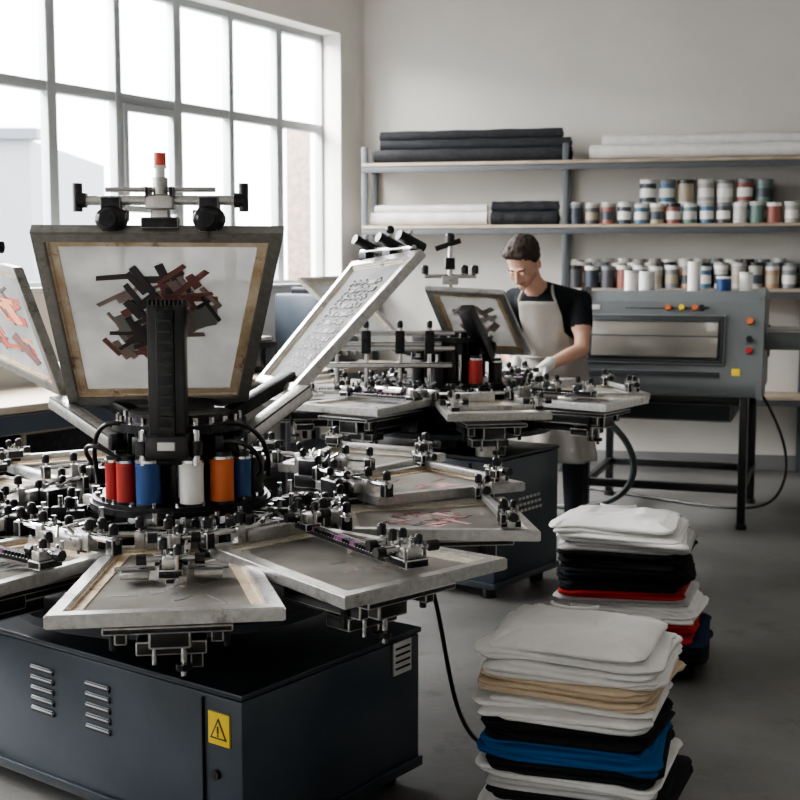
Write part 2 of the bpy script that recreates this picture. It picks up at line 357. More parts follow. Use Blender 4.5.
for k,(pts) in enumerate([[(-.9,3.6,1.0),(-.93,3.55,1.06),(-.85,3.5,1.08),(-.78,3.55,.98)],[(-.5,3.55,1.06),(-.42,3.5,1.08),(-.38,3.55,1.0),(-.42,3.65,.95)],[(-.8,3.62,1.1),(-.88,3.6,1.13),(-.92,3.65,1.05),(-.9,3.7,.92)],[(-.55,3.6,1.1),(-.45,3.62,1.13),(-.38,3.7,1.06),(-.4,3.75,.93)]]):
    curve('hose_%d'%k,pts,.007,black,press)
curve('power_cable',[(.0,3.6,.7),(.08,3.62,.72),(.13,3.65,.45),(.17,3.7,.2),(.25,3.78,.06),(.29,3.95,.012),(.34,4.1,.012)],.007,black,press)
# ================================================================ PRESS 2
rnd=random.Random(5)
p2=empty('screen_printing_press.001'); H2=(.26,6.2)
mb=MB(); CM2=cabinet(mb,(.44,5.72),.6,.9,.06,.68)
for k in range(3):
    for j in range(6):
        mb.box(CM2@T(-.001,.22+j*.035+k*.01,.46-k*.03),(.004,.02,.012),label)
mb.obj('base_cabinet',p2)
mb=MB()
for k in range(8):
    a=10+45*k
    ds=glyphs(rnd,12,[inkP,inkG,inkM],.03,.08) if k%2 else glyphs(rnd,10,[inkG,tape2],.03,.08)
    station(mb,H2,.93+(.012 if k%2 else 0),a,.68,.54,.34,.46,ds,rnd,mm=meshw if k%3 else meshg,style=(2,0,1)[k%3],tm=tape2)
mb.obj('screen_stations',p2)
mb=MB(); hub(mb,H2,1.0,.68,rnd,[10+45*k for k in range(8)],[(-140,black,.03,.11),(-62,red,.034,.12),(-20,black,.034,.1),(-110,black,.03,.09)])
for zz,yy in ((1.25,5.94),(1.18,5.91)):
    mb.cyl((-.32,yy,zz),(.26,yy,zz),.012,chrome); 
for xx in (-.3,-.16,.0,.14):
    mb.cyl((xx,5.93,.99),(xx,5.93,1.28),.011,chrome); mb.box(T(xx,5.92,1.21),(.045,.05,.11),dsteel,.004); knob(mb,T(xx,5.92,1.26),.014,.05)
mb.box(T(-.05,5.93,1.1),(.6,.05,.025),alu,.004); mb.box(T(-.05,5.93,1.2),(.5,.04,.02),alu,.004)
beam((.31,5.93,1.37),(.43,6.1,1.12),.07,.05,black)
beam((.28,6.2,1.22),(.43,6.34,1.16),.08,.05,dsteel)
mb.cyl((.41,5.83,.68),(.41,5.83,.87),.055,white)
mb.obj('turret_hub',p2)
mb=MB()
S4=[V(p) for p in [(.26,6.36,1.14),(.66,6.3,1.13),(.5,6.0,1.475),(.12,6.02,1.465)]]
frame_quad(mb,S4,.03,.03,glyphs(rnd,26,[inkL,inkL,inkB,inkP],.04,.1,(.15,.2,.85,.8),3),alu,tape,mesh1,.025)
Mc=T(.24,6.03,1.56); mb.cyl((0,0,-.12),(0,0,.1),.012,chrome,M=Mc); mb.box(Mc@T(0,0,.02),(.05,.05,.06),dsteel,.004); mb.box(Mc@T(0,0,-.06),(.08,.04,.04),alu,.004)
mb.cyl((-.07,0,.09),(.05,0,.13),.013,black,M=Mc); knob(mb,Mc@T(0,0,.1),.022,.06); mb.cyl((-.12,0,-.04),(.12,0,-.04),.01,chrome,M=Mc); 
for q in (-.12,.12,.07): knob(mb,Mc@T(q,0,-.05),.018,.06)
frame_quad(mb,[(-.15,6.5,1.15),(.05,6.6,1.15),(-.3,6.9,1.5),(-.55,6.75,1.5)],.03,.03,[],alu,tape2,meshw,.02)
beam((.1,6.4,1.12),(-.08,6.55,1.16),.05,.04,dsteel)
mb.obj('raised_screens',p2)
# ================================================================ SHIRT STACKS
def cloth(name,c,bs=220,b=.25):
    return mat(name,c,.9,0,c2=tuple(x*.92 for x in c),nscale=9,bump=b,bscale=bs,spec=.2)
cw=cloth('cotton_white',(.80,.795,.78),18,.4); cc=cloth('cotton_cream',(.62,.50,.36),18,.4); ck=cloth('cotton_black',(.012,.013,.016),22,.5); cb=cloth('cotton_blue',(.012,.105,.30),18,.4); cr=cloth('cotton_red',(.42,.03,.03),18,.4); cg=cloth('cotton_heather',(.52,.52,.52),18,.4); cn=cloth('cotton_navy',(.013,.026,.06),18,.4)
def slab(mb,M,w,d,z0,th,m,seed,hf,top=False):
    NO=96; rr=random.Random(seed*7+1); es=[rr.uniform(.10,.22) for _ in range(4)]
    def outline(k,inset,zz,zn):
        pts=[]
        for i in range(NO):
            a=(i+.5)*math.tau/NO; ca,sa=math.cos(a),math.sin(a); e=es[(0 if ca>0 else 1)+(0 if sa>0 else 2)]
            x=math.copysign(abs(ca)**e,ca); y=math.copysign(abs(sa)**e,sa)
            n=noise.noise(V((x*1.4+seed*3.1,y*1.4,seed*.77))); n2=noise.noise(V((x*4.5+seed*1.1,y*4.5,seed*.37)))
            dx=n*.032+n2*.012
            ww=(w/2+dx)*k-inset; dd=(d/2+dx)*k-inset
            px,py=x*ww,y*dd
            nz=noise.noise(V((px*7+seed*1.7,py*7,seed*.31)))*zn
            rim=(k*max(abs(x),abs(y)))**4
            sag=-(.014*hf+.003)*rim - .012*hf*abs(x*y)**1.5*k**4 + noise.noise(V((px*5,py*5,hf*2.5)))*.014*hf
            if top:
                c1=abs(noise.noise(V((px*2.5+2,py*6-px*4,5.5)))); c2_=abs(noise.noise(V((px*6-py*3,py*2.2,1.5))))
                nz+=.008*max(0,1-c1*11)+.006*max(0,1-c2_*11)+.003*noise.noise(V((px*14,py*14,2)))
                nz+=.008/(1+math.exp(-(px-.02-py*.12)*260))*max(0,1-k*k*.6)
            pts.append(V((px,py,zz+nz+sag)))
        return pts
    zn=.007; R=min(th*.5,.010)
    L=[]
    for q in (-90,-50,0,50,90):
        a=math.radians(q); L.append(outline(1,R*1.2*(1-math.cos(a)),z0+th*.5+math.sin(a)*th*.5,zn))
    for k in ((.96,.92,.88,.84,.79,.74,.69,.63,.57,.51,.45,.39,.33,.27,.21,.15,.09,.03) if top else (.85,.6,.3,.1)): L.append(outline(k,R*1.2*k,z0+th,zn))
    vr=[[mb.bm.verts.new(M@p) for p in r] for r in L]; mi=mb.mi(m); fs=[]
    for a,b in zip(vr[:-1],vr[1:]):
        for i in range(NO): fs.append(mb.bm.faces.new((a[i],a[(i+1)%NO],b[(i+1)%NO],b[i])))
    fs.append(mb.bm.faces.new(vr[-1])); fs.append(mb.bm.faces.new(vr[0][::-1]))
    for f in fs: f.material_index=mi
def stack(name,cx,cy,yaw,w,d,layers,seed,ztop):
    r=random.Random(seed); mb=MB(); th=ztop/len(layers); z=.015
    ztop+=.015
    for i,(m,dx) in enumerate(reversed(layers)):
        ox=dx+r.uniform(-.016,.016); oy=r.uniform(-.016,.016); ya=yaw+r.uniform(-.06,.06); ww=w+r.uniform(-.04,.015)
        k=2
        for j in range(k):
            top=(i==len(layers)-1 and j==k-1)
            jx=r.uniform(-.009,.009); jy=r.uniform(-.009,.009)
            M=T(cx+math.cos(yaw)*ox+jx,cy+math.sin(yaw)*ox+oy+jy,0)@Rz(ya+r.uniform(-.03,.03))@Rx(r.uniform(-.006,.006))@Ry(r.uniform(-.010,.010))
            slab(mb,M,ww-r.uniform(0,.02),d-r.uniform(0,.02),z+.0005,th/k+.001,m,seed*50+i*3+j,min(1,z/ztop),top)
            z+=th/k
    M=T(cx,cy,0)@Rz(yaw)
    pr=None
    for i in range(25):
        a=math.pi*(1.0+i/24); p=M@V((-.06+.07*math.cos(a),d*.37+.045*math.sin(a),ztop+.008))
        if pr is not None: mb.cyl(pr,p,.005,layers[0][0],seg=8)
        pr=p
    return mb.obj(name,None,60)
s1=[(cw,0),(cw,0),(cw,.005),(cc,0),(cc,.01),(cw,0),(cw,.005),(ck,0),(ck,.01),(cb,.005),(cb,.012),(ck,.02),(cw,.0),(cg,.01),(ck,.02),(cw,-.01),(cw,-.02),(ck,0)]
stack('folded_shirt_stack',.515,3.47,math.radians(-22),.50,.46,s1,3,.535)
s2=[(cw,-.01),(cw,0),(cg,.0),(ck,0),(ck,.005),(ck,.01),(ck,0),(ck,0),(cr,-.01),(cg,.01),(cw,.05),(cw,.05),(cr,.04),(cr,.05),(cn,.07),(cn,.07),(ck,.06),(cw,.04),(ck,.05)]
stack('folded_shirt_stack.001',.90,4.87,math.radians(-18),.485,.45,s2,8,.57)
# ================================================================ ROOM
wallm=mat('painted_wall',(.67,.65,.61),.85,0,c2=(.71,.69,.65),nscale=.9,bump=.05,bscale=40)
ceilm=mat('ceiling_paint',(.62,.60,.58),.9)
floorm=mat('concrete_floor',(.095,.093,.089),.42,0,c2=(.17,.167,.16),nscale=1.6,lo=.3,hi=.7,bump=.1,bscale=30,detail=12,c3=(.085,.083,.08),stain=3.5)
basem=mat('baseboard_paint',(.2,.2,.2),.6)
winm=mat('window_frame_paint',(.33,.35,.36),.5); sillm=mat('sill_paint',(.6,.59,.57),.6)
A=V((-.29,10.3,0)); dl=V((-.539,-.8423,0)); nl=V((.8423,-.539,0)); up=V((0,0,1)); db=V((.978,-.208,0)); nb=V((-.208,-.978,0))
HC=4.1; TL=13.0
ML=basis(dl,nl,up,A)
MBk=basis(db,nb,up,A)
E_l=A+dl*TL; Br=A+db*6
fl=[A+V((-.2,.3,0)),E_l+V((-.4,-.3,0)),V((Br.x+.2,E_l.y-.3,0)),Br+V((.2,.2,0))]
mb=MB(); mb.prism(fl,up,-.1,0,floorm); mb.obj('floor')
mb=MB(); mb.prism(fl,up,HC,HC+.15,ceilm); mb.obj('ceiling')
mb=MB(); mb.box(MBk@T(2.9,-.1,HC/2),(6.4,.2,HC),wallm); mb.obj('wall_back')
mb=MB(); mb.box(T(Br.x+.1,(Br.y+E_l.y)/2,HC/2),(.2,Br.y-E_l.y+.4,HC),wallm); mb.obj('wall_right')
mb=MB(); mb.box(T((Br.x+E_l.x)/2,E_l.y-.1,HC/2),(Br.x-E_l.x+.4,.2,HC),wallm); mb.obj('wall_front')
ZS,ZW=1.42,3.39
mb=MB()
mb.box(ML@T(TL/2,-.15,ZS/2),(TL,.3,ZS),wallm); mb.box(ML@T(TL/2,-.15,(ZW+HC)/2),(TL,.3,HC-ZW),wallm)
bays=[(.33,4.25),(4.6,8.3),(8.7,12.4)]
prev=-.1
for a,b in bays+[(TL,TL)]:
    mb.box(ML@T((prev+a)/2,-.15,(ZS+ZW)/2),(a-prev,.3,ZW-ZS),wallm); prev=b
mb.obj('wall_left')
for bi,(a,b) in enumerate(bays):
    mb=MB(); n=round((b-a)/.56)
    y=-.2
    for i in range(n+1):
        x=a+(b-a)*i/n; w=.075 if i%2 else .055
        mb.box(ML@T(x,y,(ZS+ZW)/2),(w,.07,ZW-ZS),winm,.004)
    for z,h in ((ZS+.02,.07),(2.66,.065),(ZW-.02,.06)):
        mb.box(ML@T((a+b)/2,y,z),(b-a,.06,h),winm,.004)
    for i in range(n):
        if i%3==0 and i:
            x0=a+(b-a)*i/n; x1=a+(b-a)*(i+1)/n
            for z in (1.95,2.6): mb.box(ML@T((x0+x1)/2,y+.03,z),(x1-x0-.06,.04,.045),winm,.003)
            for x in (x0+.05,x1-.05): mb.box(ML@T(x,y+.03,2.27),(.04,.04,.66),winm,.003)
    mb.box(ML@T((a+b)/2,-.07,ZS+.01),(b-a,.22,.03),sillm,.004)
    mb.obj('window_%d'%(bi+1))
mb=MB(); mb.box(MBk@T(2.9,.012,.06),(6,.024,.12),basem,.004); mb.obj('baseboard_back')
mb=MB(); mb.box(ML@T(TL/2,.012,.06),(TL-.1,.024,.12),basem,.004); mb.obj('baseboard_left')
outm=mat('outside_render',(.27,.28,.29),.9); outw=mat('outside_windows',(.14,.15,.17),.5); brick=mat('brick',(.13,.10,.085),.9,c2=(.20,.155,.13),nscale=20)
mb=MB()
mb.box(T(-15,27,2.0),(16,6,4.0),outm); 
for k in range(7): mb.box(T(-22+k*2.2,23.95,2.9),(1.1,.1,1.1),outw)
mb.box(T(-15,24,4.1),(16.4,.4,.2),outw)
mb.obj('neighbouring_building')
mb=MB(); mb.box(ML@T(-.45,-.9,1.4),(.26,.3,2.8),brick,.01); mb.obj('brick_pier')
mb=MB(); mb.box(T(-14,22,-.3),(30,60,.1),outm); go=mb.obj('outside_ground')
# ================================================================ SHELVING
steel=mat('shelf_steel',(.12,.13,.14),.45,.3); board=mat('shelf_board',(.36,.28,.20),.6,c2=(.44,.36,.27),nscale=5)
mb=MB()
D=.4
for t in (.10,1.66,3.45,4.8):
    for y in (.04,D): mb.box(MBk@T(t,y,1.25),(.045,.035,2.5),steel,.003)
    for z in (.6,1.39,1.87,2.36): mb.box(MBk@T(t,D/2,z-.02),(.03,D,.04),steel)
for z,t0,t1 in ((2.36,.08,4.82),(1.88,.08,4.82),(1.40,1.64,4.82),(.6,1.64,4.82)):
    mb.box(MBk@T((t0+t1)/2,D/2+.015,z),(t1-t0,D+.04,.028),board,.003)
    mb.box(MBk@T((t0+t1)/2,D+.02,z-.035),(t1-t0,.012,.045),steel,.002)
mb.obj('shelving_unit')
def roll(name,specs,m,endm=None):
    mb=MB()
    for (t0,t1,y,z,r) in specs:
        n=14
        for i in range(n):
            ta=t0+(t1-t0)*i/n; tb=t0+(t1-t0)*(i+1)/n
            ra=r*(1+.05*math.sin(i*1.7+t0*9+z*30)); rb=r*(1+.05*math.sin((i+1)*1.7+t0*9+z*30))
            mb.cyl((tb,y,z),(ta,y,z),rb,m,r2=ra,M=MBk,seg=20)
        mb.cyl((t0-.008,y,z),(t1+.008,y,z),r*.4,endm or m,M=MBk,seg=12)
    return mb.obj(name)
rollk=mat('black_fabric',(.010,.011,.014),.8,c2=(.018,.019,.023),nscale=30,bump=.3,bscale=12); rollw=mat('white_fabric',(.74,.73,.71),.8,c2=(.66,.65,.63),nscale=12,bump=.3,bscale=12)
zt=2.376
roll('black_fabric_rolls',[(.18,1.64,.10,zt+.047,.046),(.16,1.62,.21,zt+.047,.046),(.17,1.70,.345,zt+.052,.052),(.2,1.6,.16,zt+.13,.047),(.21,1.69,.30,zt+.135,.045),(.19,1.62,.23,zt+.212,.046)],rollk)
roll('white_fabric_rolls',[(1.86,4.4,.10,zt+.05,.05),(1.9,4.5,.215,zt+.05,.05),(1.84,4.6,.345,zt+.054,.054),(1.98,4.5,.16,zt+.135,.045),(1.93,4.55,.29,zt+.14,.048)],rollw)
zt=1.896
roll('white_fabric_rolls.001',[(.14,1.06,.345,zt+.05,.05),(.14,1.04,.22,zt+.05,.05),(.16,1.05,.28,zt+.125,.035)],rollw)
roll('black_fabric_rolls.001',[(1.09,1.6,.345,zt+.05,.05),(1.09,1.6,.22,zt+.05,.05),(1.09,1.6,.285,zt+.135,.046)],rollk)
cols=[mat('jar_%d'%i,c,.45) for i,c in enumerate([(.55,.55,.52),(.05,.06,.08),(.20,.21,.22),(.28,.10,.08),(.07,.16,.25),(.38,.33,.24),(.09,.09,.10),(.42,.40,.37),(.12,.20,.17),(.36,.22,.15)])]
def jars(name,rows):
    mb=MB(); r=random.Random(4)
    for (t0,t1,y,z,rad,h,st) in rows:
        t=t0
        while t<t1:
            zz=z
            for k in range(st):
                hh=h*r.uniform(.97,1.03); c=r.choice(cols); lid=r.choice([white,black,label,cols[2],cols[7]])
                mb.cyl((t,y,zz),(t,y,zz+hh*.82),rad,c,M=MBk,seg=14); mb.cyl((t,y,zz+hh*.2),(t,y,zz+hh*.6),rad*1.02,r.choice([label,white,cols[5],c,cols[1]]),M=MBk,seg=14)
                mb.cyl((t,y,zz+hh*.82),(t,y,zz+hh),rad*1.04,lid,M=MBk,seg=14); zz+=hh
            t+=rad*2.25*r.uniform(1,1.06)
    return mb.obj(name)
jars('ink_jar_collection',[(1.74,3.35,.36,1.895,.052,.15,1),(2.27,3.2,.2,1.895,.062,.165,2),(3.52,4.7,.34,1.895,.06,.165,2),(1.74,2.3,.2,1.895,.052,.17,1),
                          (1.74,3.35,.36,1.415,.052,.165,1),(1.8,4.7,.22,1.415,.055,.19,1),(3.52,4.7,.36,1.415,.06,.18,1),(1.74,3.35,.1,1.415,.05,.22,1)])
# ================================================================ WORKBENCH along windows
bench_top=mat('bench_top',(.42,.35,.27),.5,c2=(.5,.44,.36),nscale=4)
bsteel=mat('bench_steel',(.08,.10,.13),.5,.3)
mb=MB()
mb.box(ML@T(3.3,.47,.86),(5.0,.8,.04),bench_top,.005)
for x in (.85,2.1,3.4,4.6,5.7):
    for y in (.12,.8): mb.box(ML@T(x,y,.42),(.05,.05,.84),bsteel,.004)
mb.box(ML@T(3.3,.82,.78),(4.9,.04,.1),bsteel,.003); mb.box(ML@T(3.3,.42,.25),(4.9,.6,.03),bsteel,.003)
for x,w_,h_,m_ in ((2.6,.5,.4,black),(3.8,.7,.45,dsteel),(4.5,.4,.3,slate)): mb.box(ML@T(x,.45,.265+h_/2),(w_,.45,h_),m_,.02)
mb.obj('workbench')
mb=MB()
M=ML@T(1.2,.4,.881)
mb.box(M@T(0,0,.25),(.5,.4,.5),slate,.02); mb.box(M@T(.0,.2,.3),(.38,.02,.26),black,.01); mb.box(M@T(0,0,.52),(.3,.25,.05),dsteel,.01)
for k in range(4): mb.cyl((-.15+k*.1,.2,.07),(-.15+k*.1,.225,.07),.014,white,M=M)
mb.obj('flash_cure_controller')
mb=MB(); M=ML@T(2.2,.42,.881)
mb.box(M@T(0,0,.1),(.5,.42,.2),dsteel,.01); mb.box(M@T(0,0,.215),(.46,.38,.03),white,.01); mb.box(M@T(.05,0,.3),(.3,.3,.12),cols[7],.03)
for k in range(3): mb.box(M@T(-.15+k*.15,.215,.1),(.1,.01,.12),slate,.003)
mb.obj('parts_drawer_unit')
mb=MB()
for k in range(6):
    mb.box(ML@T(4.6+.02*k,.45,.893+k*.022)@Rz(.03*k),(.5,.4,.02),[cw,cg,cn][k%3],.008)
mb.obj('folded_cloth_pile')
# ================================================================ CONVEYOR DRYER
dry=mat('dryer_paint',(.155,.17,.174),.4,.2,c2=(.17,.185,.19),nscale=3); dryd=mat('dryer_dark',(.035,.04,.045),.4,.2)
glass=mat('dryer_glass',(.12,.115,.10),.15,.0,c2=(.40,.37,.33),nscale=2.2,lo=.3,hi=.8,spec=.8,detail=1)
F0=V((1.12,7.66,0)); F1=V((2.05,7.34,0)); ex=(F1-F0).normalized(); ey=V((-ex.y,ex.x,0)); W=(F1-F0).length
MD=basis(ex,ey,up,F0)
mb=MB()
prof=[(0,.80),(-.02,.84),(-.02,.90),(.12,1.36),(.2,1.42),(1.0,1.42),(1.1,1.3),(1.1,.80)]
pts=[MD@V((-.03,a,b)) for a,b in prof]
mb.prism(pts,ex,0,W+.09,dry)
for x0 in (-.045,W+.05):
    pts=[MD@V((x0,a,b)) for a,b in [(-.04,.79),(-.045,.92),(.1,1.39),(.19,1.445),(.36,1.445),(.4,.79)]]
    mb.prism(pts,ex,0,.03,dryd if x0<0 else dry)
fx=V((0,.14,.46)).normalized()
MF=MD@basis(V((1,0,0)),fx,V((1,0,0)).cross(fx),V((0,-.02,.90)))
sgn=-1 if (MF.to_3x3()@V((0,0,1))).y>0 else 1
def fb(x,y,w,h,d,m,off=0,bev=.003): mb.box(MF@T(x,y,sgn*(off+d/2)),(w,h,d),m,bev)
fb(W*.435,.24,.84,.31,.02,dryd,0,.01)
fb(W*.435,.24,.79,.265,.006,black,.018,.002)
fb(W*.435,.24,.75,.22,.006,glass,.022,.002)
fb(W*.435,.355,.75,.012,.02,dryd,.018)
fb(W*.435,.26,.75,.006,.01,dryd,.024)
fb(W*.43,.03,.8,.035,.012,dryd)
fb(W*.5,.44,.5,.01,.006,dryd)
for x,m in ((.5,orange),(.58,yellow),(.66,orange),(.70,black)):
    mb.cyl(MF@V((x,.44,0)),MF@V((x,.44,sgn*.024)),.017,m)
for y,m in ((.36,orange),(.25,black),(.18,red)): mb.cyl(MF@V((W+.0,y,0)),MF@V((W+.0,y,sgn*.026)),.019,m)
fb(W-.07,.05,.05,.045,.004,yellow,.0,.001); fb(.06,.44,.05,.03,.004,label,0,.001); fb(.0,.05,.03,.08,.004,black)
for k in range(5): mb.box(MD@T(W+.082,.6+.05*k,1.1),(.006,.02,.2),dryd)
for x in (.02,W-.02):
    for y in (.05,.95): 
        mb.box(MD@T(x,y,.41),(.05,.05,.8),black,.003); mb.cyl((x,y,0),(x,y,.03),.035,black,M=MD)
for y in (.05,.95): mb.box(MD@T(W/2,y,.24),(W-.04,.035,.05),black,.003); mb.box(MD@T(W/2,y,.77),(W,.04,.05),black,.003)
for x in (.02,W-.02): mb.box(MD@T(x,.5,.24),(.035,.9,.05),black,.003)
mb.box(MD@T(W/2,.5,.7),(W*.8,.7,.14),dryd,.01)
mb.box(MD@T(W+.3,.55,1.12),(.5,.6,.10),dry,.01); mb.cyl((W+.55,.26,1.12),(W+.55,.84,1.12),.05,dsteel,M=MD); mb.box(MD@T(W+.3,.55,1.18),(.48,.5,.02),label,.003)
for y in (.28,.82): mb.box(MD@T(W+.5,y,.54),(.04,.04,1.08),black,.003)
mb.obj('conveyor_dryer')
curve('dryer_hose',[(1.1,7.7,.72),(1.35,7.5,.62),(1.5,7.5,.3),(1.25,7.6,.06),(.9,7.9,.05),(.7,8.1,.05)],.02,mat('rubber_hose',(.05,.06,.06),.5))
mb=MB()
def jar(x,y,r,h,m,lid=None):
    z=1.421; mb.cyl((x,y,z),(x,y,z+h),r,m,M=MD,seg=18)
    if lid: mb.cyl((x,y,z+h),(x,y,z+h+.015),r*1.05,lid,M=MD,seg=18)
jar(.24,.35,.045,.11,white,label); jar(.62,.4,.04,.18,white); jar(.8,.4,.045,.075,blue,white); jar(.93,.45,.04,.1,white,label); jar(.3,.6,.05,.12,label)
mb.obj('supply_jar_group')
# ================================================================ WORKER
skin=mat('skin',(.54,.32,.235),.55); hairm=mat('hair',(.022,.014,.010),.7,c2=(.05,.03,.02),nscale=60,bump=.5,bscale=120)
tsh=cloth('tshirt_black',(.014,.016,.019),18,.5); pant=cloth('trouser_black',(.02,.022,.026),18,.5); apr=cloth('apron_linen',(.37,.35,.32),14,.6); glove=cloth('glove_white',(.68,.68,.66)); shoe=mat('shoe',(.02,.02,.02),.5); stub=mat('stubble',(.46,.27,.195),.65); lipm=mat('lips',(.4,.19,.15),.5)
wk=empty('worker')
f=V((-.40,-.916,0)).normalized(); s=V((.916,-.40,0)).normalized()
def ell(mb,c,rs,rf,rz,m,S=s,F=f,U=up): mb.sph(basis(S,F,U,c),(rs,rf,rz),m,20)
def remesh(o,vox,sm=6):
    md=o.modifiers.new('r','REMESH'); md.mode='VOXEL'; md.voxel_size=vox; md.use_smooth_shade=True
    ms=o.modifiers.new('s','SMOOTH'); ms.iterations=sm; ms.factor=.5
    bpy.context.view_layer.update()
    dg=bpy.context.evaluated_depsgraph_get(); me=bpy.data.meshes.new_from_object(o.evaluated_get(dg))
    o.modifiers.clear(); o.data=me
    for p in me.polygons: p.use_smooth=True
    return me
mb=MB()
OX=V((-.035,0,0))
P=V((.975,7.44,.93))+OX; Wst=V((.95,7.41,1.08))+OX; Ch=V((.895,7.32,1.28))+OX; Nb=V((.84,7.23,1.43))+OX; Nt=V((.77,7.14,1.505))+OX; HCn=V((.728,7.08,1.59))+OX
ell(mb,P,.17,.12,.14,tsh); ell(mb,Wst,.155,.112,.16,tsh); ell(mb,Ch,.19,.118,.15,tsh); ell(mb,Ch.lerp(Nb,.6),.17,.1,.09,tsh); ell(mb,Ch.lerp(Wst,.5),.165,.112,.13,tsh)
SL=Ch+s*.20+V((0,0,.09)); SR=Ch-s*.20+V((0,0,.10))
mb.cap(Nb,SL,.065,.062,tsh); mb.cap(Nb,SR,.065,.062,tsh)
mb.cap(Nb,Nt,.062,.056,tsh)
EL=V((1.075,7.12,1.10))+OX; WL=V((.845,6.98,1.01))+OX; ER=V((.63,7.22,1.10))+OX; WR=V((.68,6.99,1.02))+OX
for S_,E_,W_ in ((SL,EL,WL),(SR,ER,WR)):
    mb.cap(S_,E_,.055,.043,tsh); mb.cap(E_,E_.lerp(W_,.35),.043,.044,tsh); mb.cap(E_.lerp(W_,.35),W_,.044,.029,tsh)
    mb.cap(S_,S_.lerp(E_,.52),.068,.064,tsh)
legs=[]
for k,sg in ((0,1),(1,-1)):
    hp=P+s*(.095*sg)-V((0,0,.05)); kn=V((hp.x+.005,hp.y-.03,.50)); an=V((kn.x+.01,kn.y+.05,.10))
    mb.cap(hp,kn,.095,.068,tsh); mb.cap(kn,kn.lerp(an,.35),.064,.066,tsh); mb.cap(kn.lerp(an,.35),an,.066,.054,tsh); legs.append(an)
o=mb.obj('body',wk); me=remesh(o,.011,5)
me.materials.clear()
for m in (tsh,skin,pant): me.materials.append(m)
def segd(p,a,b):
    t=max(0,min(1,(p-a).dot(b-a)/(b-a).length_squared)); return (p-a.lerp(b,t)).length,t
for p in me.polygons:
    c=p.center; i=0
    if c.z<.93: i=2
    if (c-Nb).dot((Nt-Nb).normalized())>.035 and segd(c,Nb,Nt)[0]<.085: i=1
    for S_,E_,W_ in ((SL,EL,WL),(SR,ER,WR)):
        d1,t1=segd(c,S_,E_); d2,t2=segd(c,E_,W_)
        if (d1<.075 and t1>.57) or (d2<.06 and c.z>.9 and (c-Ch).length>.2): i=1
    p.material_index=i
mb=MB()
for an in legs:
    mb.cap(V((an.x,an.y+.02,.05)),V((an.x,an.y,.05))+f*.17,.045,.04,shoe); mb.cap(an,V((an.x,an.y,.05)),.048,.045,shoe)
o=mb.obj('shoes',wk); me=remesh(o,.008,4); 
for v in me.vertices: v.co.z=max(v.co.z,.002)
me.materials.clear(); me.materials.append(shoe)
mb=MB()
def axis(z):
    ks=[(.4,V((P.x,P.y-.01,.4))),(.93,P),(1.08,Wst),(1.28,Ch),(1.44,Nb)]
    for (z0,p0),(z1,p1) in zip(ks[:-1],ks[1:]):
        if z<=z1: return p0.lerp(p1,(z-z0)/(z1-z0))
    return Nb
def rad(z):
    ks=[(.4,.23,.17),(.75,.20,.16),(.93,.19,.155),(1.08,.185,.165),(1.28,.21,.155),(1.44,.17,.125)]
    for a,b in zip(ks[:-1],ks[1:]):
        if z<=b[0]:
            t=(z-a[0])/(b[0]-a[0]); return a[1]*(1-t)+b[1]*t, a[2]*(1-t)+b[2]*t
    return .16,.12
NZ,NA=44,40; g=[]
for i in range(NZ):
    z=.42+(1.37-.42)*i/(NZ-1)
    th=math.radians(100) if z<1.05 else math.radians(100-62*min(1,(z-1.05)/.14))
    a,b=rad(z); c=axis(z); row=[]
    for j in range(NA):
        q=-th+2*th*j/(NA-1); fold=.018*math.sin(q*7+z*4)*max(0,(1.0-z)*1.6)+.008*noise.noise(V((q*2,z*9,1)))
        p=c+s*((a+fold)*math.sin(q))+f*((b+fold+.004)*math.cos(q)); row.append(mb.bm.verts.new(V((p.x,p.y,z))))
    g.append(row)
mi=mb.mi(apr)
for i in range(NZ-1):
    for j in range(NA-1): mb.bm.faces.new((g[i][j],g[i][j+1],g[i+1][j+1],g[i+1][j])).material_index=mi
for zz in (1.04,):
    a,b=rad(zz); c=axis(zz); pr=None
    for j in range(41):
        q=-math.pi+math.tau*j/40; p=c+s*((a+.006)*math.sin(q))+f*((b+.01)*math.cos(q)); p.z=zz
        if pr is not None: mb.cyl(pr,p,.007,apr,seg=6)
        pr=p
o=mb.obj('apron',wk,80); md=o.modifiers.new('t','SOLIDIFY'); md.thickness=.004
topz=1.37; a,b=rad(topz); c=axis(topz); th=math.radians(36)
for sg in (-1,1):
    p=c+s*(sg*a*math.sin(th))+f*(b*math.cos(th)); p.z=topz
    curve('apron_strap_%d'%(1 if sg<0 else 2),[p,Nb+s*(sg*.085)+f*.075+V((0,0,.0)),Nb+s*(sg*.08)+V((0,0,.055)),Nb+s*(sg*.05)-f*.08+V((0,0,.03))],.008,apr,wk)
hfh=V((-.52,-.855,0)).normalized(); hs=V((.855,-.52,0)).normalized(); hf=(hfh*.77+V((0,0,-.64))).normalized(); hu=hs.cross(hf)
if hu.z<0: hu=-hu
HS=1.08
MH=basis(hs,hf,hu,HCn)@Matrix.Scale(HS,4)
mb=MB()
def he(c,r,m=skin,q=20): mb.sph(MH@T(*c),r,m,q)
he((0,-.015,.03),(.080,.098,.092)); he((0,.022,-.025),(.067,.074,.092)); he((0,.04,-.083),(.045,.046,.034)); he((0,.0,-.06),(.06,.065,.055))
he((0,.080,.020),(.048,.014,.010)); he((.037,.065,-.035),(.024,.022,.024)); he((-.037,.065,-.035),(.024,.022,.024))
for sg in (-1,1): he((sg*.080,-.012,-.012),(.011,.022,.034)); he((sg*.031,.085,-.001),(.015,.010,.009))
mb.cap(MH@V((0,.092,.010)),MH@V((0,.116,-.036)),.009,.014,skin); he((.012,.100,-.038),(.009,.010,.008)); he((-.012,.100,-.038),(.009,.010,.008))
